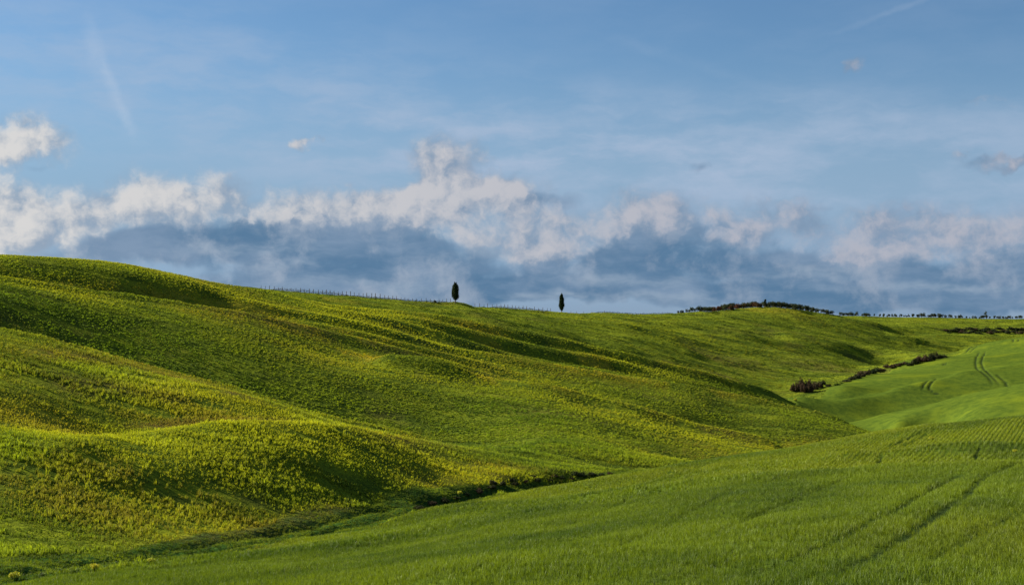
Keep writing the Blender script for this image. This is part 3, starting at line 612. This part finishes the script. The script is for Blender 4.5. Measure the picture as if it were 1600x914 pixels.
M_yel = leaf_material('yellow_flowers', .6, .3, .2, False, (.42, .42, .03), (.32, .37, .04)); M_lowleaf = leaf_material('weed_leaves', .6, .3, .2, False, (.10, .17, .03), (.14, .2, .04))
def tube(V, Fc, path, rad, k=7):
    base = len(V); path = [Vector(p_) for p_ in path]
    for i, p_ in enumerate(path):
        d = (path[min(i+1, len(path)-1)]-path[max(i-1, 0)]).normalized(); a_ = d.cross(Vector((0, 1, .3))).normalized(); b_ = d.cross(a_)
        for q in range(k): an = 2*pi*q/k; V.append(tuple(p_+(a_*math.cos(an)+b_*math.sin(an))*rad[i]))
    for i in range(len(path)-1):
        for q in range(k): Fc.append((base+i*k+q, base+i*k+(q+1)%k, base+(i+1)*k+(q+1)%k, base+(i+1)*k+q))
def trunk_mesh(name, h, r, limbs=4, spread=1., seed=0, top=None):
    rr = random.Random(seed); V = []; Fc = []; top = top or h*1.8
    wob = [(rr.uniform(-.08, .08)*h*i/4, rr.uniform(-.08, .08)*h*i/4) for i in range(5)]
    tube(V, Fc, [(0, 0, -.4)]+[(wob[i][0], wob[i][1], h*i/4) for i in range(5)]+[(wob[4][0], wob[4][1], top)], [r*1.35, r*1.2, r, r*.9, r*.85, r*.8, r*.25])
    for k in range(limbs):
        a_ = 2*pi*(k+rr.random())/limbs; L = spread*rr.uniform(.7, 1.1); z0 = h*rr.uniform(.75, 1.)
        tube(V, Fc, [(wob[3][0], wob[3][1], z0), (math.cos(a_)*L*.5, math.sin(a_)*L*.5, z0+L*.6), (math.cos(a_)*L, math.sin(a_)*L, z0+L*1.2)], [r*.6, r*.4, r*.12], 5)
    me = np_mesh(name, V, Fc, 4, True); me.materials.append(M_bark); return me
def leaves_mesh(name, centers, radii, per, leaf, mat, seed=0, up=.0, core=None):
    """many leaf sized faces spread through clumps"""
    r = np.random.default_rng(seed); V = []; sh = []
    for (c_, q_) in zip(centers, radii):
        n = per if isinstance(per, int) else max(6, int(per(q_)))
        d = r.normal(size=(n, 3)); d /= np.linalg.norm(d, axis=1)[:,None]; rad = r.random(n)**.35
        P = np.array(c_)[None]+d*rad[:,None]*np.array(q_)[None]
        t1 = r.normal(size=(n, 3)); t1[:,2] += up; t1 /= np.linalg.norm(t1, axis=1)[:,None]; t2 = np.cross(t1, d+r.normal(0, .4, (n, 3))); t2 /= np.linalg.norm(t2, axis=1)[:,None]+1e-9
        L = leaf*r.uniform(.6, 1.4, n)[:,None]; W_ = L*r.uniform(.35, .7, n)[:,None]
        V.append(np.stack([P-t1*L*.5, P+t2*W_*.5, P+t1*L*.5, P-t2*W_*.5], 1).reshape(-1, 3)); sh.append(np.repeat(r.uniform(.6, 1.5, n)*r.uniform(.75, 1.25), 4))
    V = np.concatenate(V); sh = np.concatenate(sh); Fc = np.arange(len(V)).reshape(-1, 4)
    me = np_mesh(name, V, Fc, 4, False); me.materials.append(mat); at = me.attributes.new('shade', 'FLOAT', 'POINT'); at.data.foreach_set('value', sh.astype(np.float32)); return me
def thing(name, loc, rz=0., scale=1., **kw):
    o = bpy.data.objects.new(name, None); COL.objects.link(o); o.location = loc; o.rotation_euler.z = rz; o.scale = (scale,)*3 if isinstance(scale, (int, float)) else scale; o.empty_display_size = .3; return tag(o, **kw)
def part(name, me, parent):
    o = bpy.data.objects.new(name, me); COL.objects.link(o); o.parent = parent; return o
def single(name, me, loc, rz=0., scale=1., **kw):
    o = bpy.data.objects.new(name, me); COL.objects.link(o); o.location = loc; o.rotation_euler.z = rz; o.scale = (scale,)*3 if isinstance(scale, (int, float)) else scale; return tag(o, **kw)
def ground(px, py, a, b, dy=0.):
    x, y, z = ray(px, py, a, b); f = (y+dy)/y; x *= f; y *= f; return (x, y, float(hz(x, y))+CAMZ)

# the two cypresses
def cypress(prof, h0, h1, seed, tips):
    r = random.Random(seed); C = []; Q = []
    for k in range(300):
        t = r.random(); w_ = np.interp(t, [p_[0] for p_ in prof], [p_[1] for p_ in prof]); a_ = r.uniform(0, 2*pi); q = w_*math.sqrt(r.uniform(.0, 1))*.92
        z_ = h0+(h1-h0)*t; C.append((q*math.cos(a_)*(1+.08*math.sin(5*t+seed)), q*math.sin(a_), z_)); s_ = .28+.22*w_; Q.append((s_, s_, s_*1.9))
    for (tx, tz) in tips:
        for k in range(7): C.append((tx*(1-.08*k)+r.uniform(-.05, .05), r.uniform(-.1, .1), tz-.35*k)); s_ = .10+.06*k; Q.append((s_, s_, .45))
    return leaves_mesh('cypress_crown', C, Q, 75, .26, M_cyp, seed, up=1.2)
g1 = ground(711.5, 474.5, 650, 800)
c1 = thing('cypress_tree', g1, scale=.94, label='broad dark cypress with a forked tip on a low mound', cat='tree')
part('crown', cypress([(0, .8), (.08, 1.55), (.25, 2.0), (.5, 2.05), (.75, 1.6), (.9, .95), (1, .4)], 2.0, 10.0, 3, [(-.45, 10.7), (.45, 10.5)]), c1); part('trunk', trunk_mesh('cypress_trunk', 2.4, .30, 5, .9, 4, 7.5), c1)
g2 = ground(877.5, 487, 740, 850)
c2 = thing('cypress_tree', g2, label='slender dark cypress with one pointed tip on the bare ridge line', cat='tree')
part('crown', cypress([(0, .35), (.1, .95), (.3, 1.6), (.5, 1.45), (.62, 1.35), (.8, 1.1), (.93, .6), (1, .25)], 1.3, 10.2, 8, [(.12, 10.9)]), c2); part('trunk', trunk_mesh('cypress_trunk', 1.7, .22, 4, .7, 9, 6.5), c2)

# vineyard posts and rows of vines on the skyline
def post_mesh():
    V = []; Fc = []; tube(V, Fc, [(0, 0, -.4), (0, 0, 1.0), (.02, 0, 1.95), (.02, 0, 2.02)], [.15, .14, .13, .08], 8)
    me = np_mesh('vine_post', V, Fc, 4, True); me.materials.append(M_post); return me
PM = post_mesh(); rr = random.Random(4)
def sky_pt(px, a, b):
    t = math.atan((px-PX0)/F); i = int(round(np.interp(t, th, np.arange(nt)))); ja = np.searchsorted(lr, math.log(a)); jb = np.searchsorted(lr, math.log(b))
    k = ja+int(np.argmax(Z[i, ja:jb]/RR[i, ja:jb])); R = math.exp(lr[k])-.3; x, y = R*math.sin(t), R*math.cos(t); return (x, y, float(hz(x, y))+CAMZ)
px = 408.
while px < 706:
    g = sky_pt(px, 620, 800)
    single('vine_post', PM, g, rr.uniform(0, 6), rr.uniform(.85, 1.15)*(1 if 455 < px < 620 else .8), label='grey wooden vine post on the skyline left of the broad cypress', cat='post', group='vine posts left of the broad cypress'); px += rr.uniform(5.6, 8.)
px = 742.
while px < 866:
    g = sky_pt(px, 700, 860)
    single('vine_post', PM, g, rr.uniform(0, 6), rr.uniform(.7, 1.05), label='grey wooden vine post on the skyline between the two cypresses', cat='post', group='vine posts between the two cypresses'); px += rr.uniform(5., 7.6)
px = 892.
while px < 1050:
    g = sky_pt(px, 760, 960)
    single('vine_post', PM, g, rr.uniform(0, 6), rr.uniform(.4, .7), label='short grey vine post on the skyline right of the slender cypress', cat='post', group='vine posts right of the slender cypress'); px += rr.uniform(8., 14.)
def vine_row(pxa, pxb, a, b, h, label, seed):
    r = random.Random(seed); C = []; Q = []; g0 = sky_pt((pxa+pxb)/2, a, b); px = pxa
    while px < pxb:
        g = sky_pt(px, a, b); hh = h*r.uniform(.6, 1.15)*min(1, (px-pxa)/20+.3, (pxb-px)/20+.3); C.append((g[0]-g0[0], g[1]-g0[1]+1., g[2]-g0[2]+hh*.4)); Q.append((.9, .5, hh*.6)); px += 1.6
    single('vine_row', leaves_mesh('vine_row', C, Q, 26, .3, M_scrub, seed), g0, label=label, cat='vines')
vine_row(425, 545, 620, 780, 1.5, 'dark low row of vines under the posts at the left end of the skyline', 3)
vine_row(548, 700, 640, 790, .9, 'thin dark row of vines running to the foot of the broad cypress', 4)
vine_row(766, 858, 700, 860, 1.2, 'dark low row of vines between the two cypresses', 5)
vine_row(925, 1052, 760, 960, .9, 'thin dark row of vines right of the slender cypress', 6)

# shrubs
def shrub_mesh(name, mat, seed, n=14, flat=.55, leaf=.22, per=70):
    r = random.Random(seed); C = []; Q = []
    for k in range(n):
        a_ = r.uniform(0, 2*pi); q = math.sqrt(r.random())*.72; hh = (1-q*q)*flat*r.uniform(.5, 1.25); C.append((q*math.cos(a_), q*math.sin(a_), hh*.55)); s_ = r.uniform(.22, .42); Q.append((s_, s_, max(.16, hh*.55)))
    return leaves_mesh(name, C, Q, per, leaf, mat, seed)
def stems_mesh(seed, h=.6):
    r = random.Random(seed); V = []; Fc = []
    for k in range(6):
        a_ = r.uniform(0, 2*pi); tube(V, Fc, [(0, 0, -.15), (math.cos(a_)*.2, math.sin(a_)*.2, h*.4), (math.cos(a_)*.5, math.sin(a_)*.5, h)], [.05, .035, .012], 5)
    me = np_mesh('shrub_stems', V, Fc, 4, True); me.materials.append(M_bark); return me
SB = [shrub_mesh('shrub_foliage', M_bram, 10+k, 18, .9, .16, 90) for k in range(3)]; SS = [shrub_mesh('shrub_foliage', M_scrub, 20+k, 18, .8, .17, 80) for k in range(4)]; ST = [stems_mesh(k) for k in range(3)]
def shrub(g, w_, h_, me, k=0, name='shrub', **kw):
    o = thing(name, g, random.uniform(0, 6), (w_/2, w_/2, h_), **kw); part('foliage', me, o); part('stems', ST[k % 3], o); return o
shrub(ground(680, 475, 650, 800), 1.7, 1.3, SS[0], label='small dark bush on the skyline just left of the broad cypress', cat='bush')
# reddish thicket at the foot of the far hill
for k, (px, py, w_, h_) in enumerate([(1239,611,3.6,3.6),(1247,612,4.2,5.0),(1256,613,4.4,5.2),(1265,612,4.2,4.8),(1273,609,4.,4.4),(1281,605,3.8,3.4),(1252,607,4.,5.2),(1263,606,4.,4.8)]):
    shrub(ground(px, py+1, 590, 720), w_, h_, SB[k % 3], k, label='reddish brown bramble bush in the thicket at the foot of the far hill', cat='bush', group='reddish thicket at the foot of the far hill')
shrub(ground(1286, 601, 600, 760), 3.6, 2.2, SS[1], label='dark bush at the upper right end of the reddish thicket', cat='bush')
shrub(ground(1294, 604, 590, 760), 3.2, 1.5, SS[2], label='low green bush just right of the reddish thicket', cat='bush')
# hedge in the fold of the far wheat field
HL = [(1323,594),(1331,591),(1338,589),(1345,586),(1353,583),(1361,581),(1368,579),(1377,577),(1386,574),(1395,572),(1404,571),(1413,569),(1421,568),(1430,566),(1438,564),(1446,562),(1454,560),(1461,558),(1468,557),(1475,556)]
HH = [2.0,2.4,3.2,3.8,3.2,3.6,4.2,2.6,2.4,2.6,2.4,2.2,2.6,4.2,5.0,4.4,5.0,5.6,3.4,2.0]
for k, ((px, py), h_) in enumerate(zip(HL, HH)):
    br = k in (3, 4, 7, 8, 9, 10, 11, 14, 15)
    shrub(ground(px, py+3, 640, 900), 6.2 if h_ > 2.5 else 5.4, h_*.82, (SB if br else SS)[k % 3], k, name='hedge_shrub', label=('brownish shrub' if br else 'dark green shrub')+' in the hedge along the fold of the far wheat field', cat='shrub', group='brown hedge shrubs' if br else 'green hedge shrubs')
# scrub in the dark hollow on the right
for k in range(30):
    px = 1478+k*4.6; py = 518.5+1.2*math.sin(k*1.3)+(2.5 if k % 2 else -1.5)*(1 if 4 < k else .4)
    shrub(ground(px, py, 960, 1180), rr.uniform(6., 8.), rr.uniform(1.8, 3.0)*(1 if k > 3 else .6), SS[k % 4] if k % 5 else SB[k % 3], k, label='dark scrub bush in the long hollow below the right skyline', cat='bush', group='scrub in the hollow')
# scrub in the deep part of the gully
for k, (px, py) in enumerate([(655,795),(675,790),(695,786),(712,780),(730,776),(748,770),(768,765),(786,762),(805,760),(822,757),(840,755),(858,752),(876,750),(893,749),(910,747),(925,745),(940,743),(953,741),(770,757),(800,752),(832,748),(865,745),(900,742)]):
    shrub(ground(px, py, 190, 300), rr.uniform(1.3, 2.2), rr.uniform(.45, .95), (SB if k % 4 == 1 else SS)[k % 3], k, label='low dark scrub growing in the eroded end of the gully', cat='bush', group='scrub in the gully')
# yellow flowering plants
def flower_meshes(seed, n=14):
    r = random.Random(seed); C = []; Q = []; L = []; LQ = []
    for k in range(n):
        a_ = r.uniform(0, 2*pi); q = math.sqrt(r.random())*.42; h_ = (1-q)*.55*r.uniform(.7, 1.1); C.append((q*math.cos(a_), q*math.sin(a_), h_+.1)); Q.append((.13, .13, .16)); L.append((q*.8*math.cos(a_), q*.8*math.sin(a_), h_*.5)); LQ.append((.12, .12, h_*.45))
    return leaves_mesh('flower_heads', C, Q, 40, .08, M_yel, seed), leaves_mesh('weed_leaves', L, LQ, 26, .10, M_lowleaf, seed+1)
for k, (px, py, a, b, sc_, lab) in enumerate([(23,907,80,140,1.0,'yellow flowering weed at the left edge of the gully grass'),(148,892,95,150,.9,'bright yellow flowering weed at the lower gully bank, middle of three'),(236,881,95,150,.75,'small yellow flowering weed by the wheat edge, farthest of three along the gully'),
        (718,774,150,260,1.1,'yellow flowering weed where the gully turns into dark scrub'),(1455,688,150,260,.9,'lone yellow weed standing in the wheat near the upper crest'),(1586,709,118,170,.7,'pale yellow weed in the drilled wheat at the right edge'),(1243,604+23,560,640,1.6,'yellow weed at the tip of the far wheat field'),(1274,646,440,520,1.2,'yellow weed on the wheat edge where the middle hill ends')]):
    f_, l_ = flower_meshes(50+k, 26); o = thing('flowering_weed', ground(px, py, a, b), rr.uniform(0, 6), sc_, label=lab, cat='wild flower'); part('flower_heads', f_, o); part('leaves', l_, o)
for k, (px, py) in enumerate([(95,893),(66,901),(165,889),(118,897),(180,886)]):
    _, l_ = flower_meshes(80+k, 14); single('leafy_weed', l_, ground(px, py, 85, 150), rr.uniform(0, 6), rr.uniform(.8, 1.3), label='pale leafy weed in the gully grass near the yellow flowers', cat='weed', group='leafy weeds in the gully')

# trees of the grove and of the row on the right skyline
def tree_kind(seed, mat, tall=1., wide=1., low=1.15):
    r = random.Random(seed); C = []; Q = []
    for k in range(13):
        a_ = r.uniform(0, 2*pi); q = math.sqrt(r.random())*1.05*wide; z_ = low+r.uniform(.3, 2.2)*tall; C.append((q*math.cos(a_), q*math.sin(a_), z_)); s_ = r.uniform(.45, .8)*wide; Q.append((s_, s_, s_*r.uniform(.8, 1.2)*min(tall, 1.3)))
    return leaves_mesh('tree_crown', C, Q, 80, .34, mat, seed), trunk_mesh('tree_trunk', 1.3, .14, 4, .8, seed, 2.6)
KG = [tree_kind(100+k, M_olive, rr.uniform(.9, 1.3), rr.uniform(1., 1.25), .5) for k in range(6)]; KR = [tree_kind(120+k, M_red, 1.05, 1.3, .3) for k in range(3)]; KS = [tree_kind(140+k, M_olive, .95, .95, 1.) for k in range(4)]
KT = tree_kind(160, M_olive, 1.7, 1.25); KP = tree_kind(161, M_cyp, 1.9, .55)
def tree(name, kind, g, s_, **kw):
    o = thing(name, g, rr.uniform(0, 6), s_, **kw); part('crown', kind[0], o); part('trunk', kind[1], o); return o
GRV = [(1060,490),(1100,487.5),(1150,483),(1200,481.5),(1250,484.5),(1300,493)]
px = 1060.
while px < 1302:
    py = ip(px, GRV); dk_ = .55 if px < 1080 else (.8 if px < 1110 or px > 1278 else 1.); red = (1112 < px < 1190 and rr.random() < .62)
    t = math.atan((px-PX0)/F); i = int(round(np.interp(t, th, np.arange(nt)))); ja = np.searchsorted(lr, math.log(860)); jb = np.searchsorted(lr, math.log(1120)); k = ja+int(np.argmax(Z[i, ja:jb]/RR[i, ja:jb])); Rk = math.exp(lr[k])
    for row in range(2 if 1090 < px < 1270 else 1):
        R_ = Rk+rr.uniform(-5, 3)+row*9; tt = t+rr.uniform(-.0006, .0006); x, y = R_*math.sin(tt), R_*math.cos(tt); g = (x, y, float(hz(x, y))+CAMZ)
        if red and row == 0: tree('grove_tree', rr.choice(KR), g, rr.uniform(.95, 1.2)*dk_, label='russet leaved small tree in the grove on the rounded hilltop', cat='tree', group='russet trees of the hilltop grove')
        else: tree('grove_tree', rr.choice(KG), g, rr.uniform(.9, 1.3)*dk_, label='dark green small tree in the grove on the rounded hilltop', cat='tree', group='green trees of the hilltop grove')
    px += rr.uniform(3.2, 4.8)
g = ground(1195, 482, 900, 1050); tree('grove_tree', KP, g, 1.15, label='narrow pointed tree rising above the middle of the hilltop grove', cat='tree')
px = 1312.
while px < 1602:
    if (1366 < px < 1371) or (1488 < px < 1493) or (1511 < px < 1514): px += 3; continue
    g = sky_pt(px, 1150, 1345); big = px < 1360 or 1435 < px < 1488
    g = (g[0]+rr.uniform(-1, 1), g[1]+rr.uniform(-3, 3), g[2]); g = (g[0], g[1], float(hz(g[0], g[1]))+CAMZ)
    tree('row_tree', rr.choice(KG if big else KS+KG[:2]), g, rr.uniform(.6, 1.15)*(1.05 if big else .85), label='small dark tree in the long row on the right skyline', cat='tree', group='tree row on the right skyline'); px += rr.choice([1.8, 2.4, 3., 3.6, 5.])
tree('row_tree', KT, sky_pt(1541, 1150, 1345), 1.25, label='tall round topped tree standing above the row on the right skyline', cat='tree')
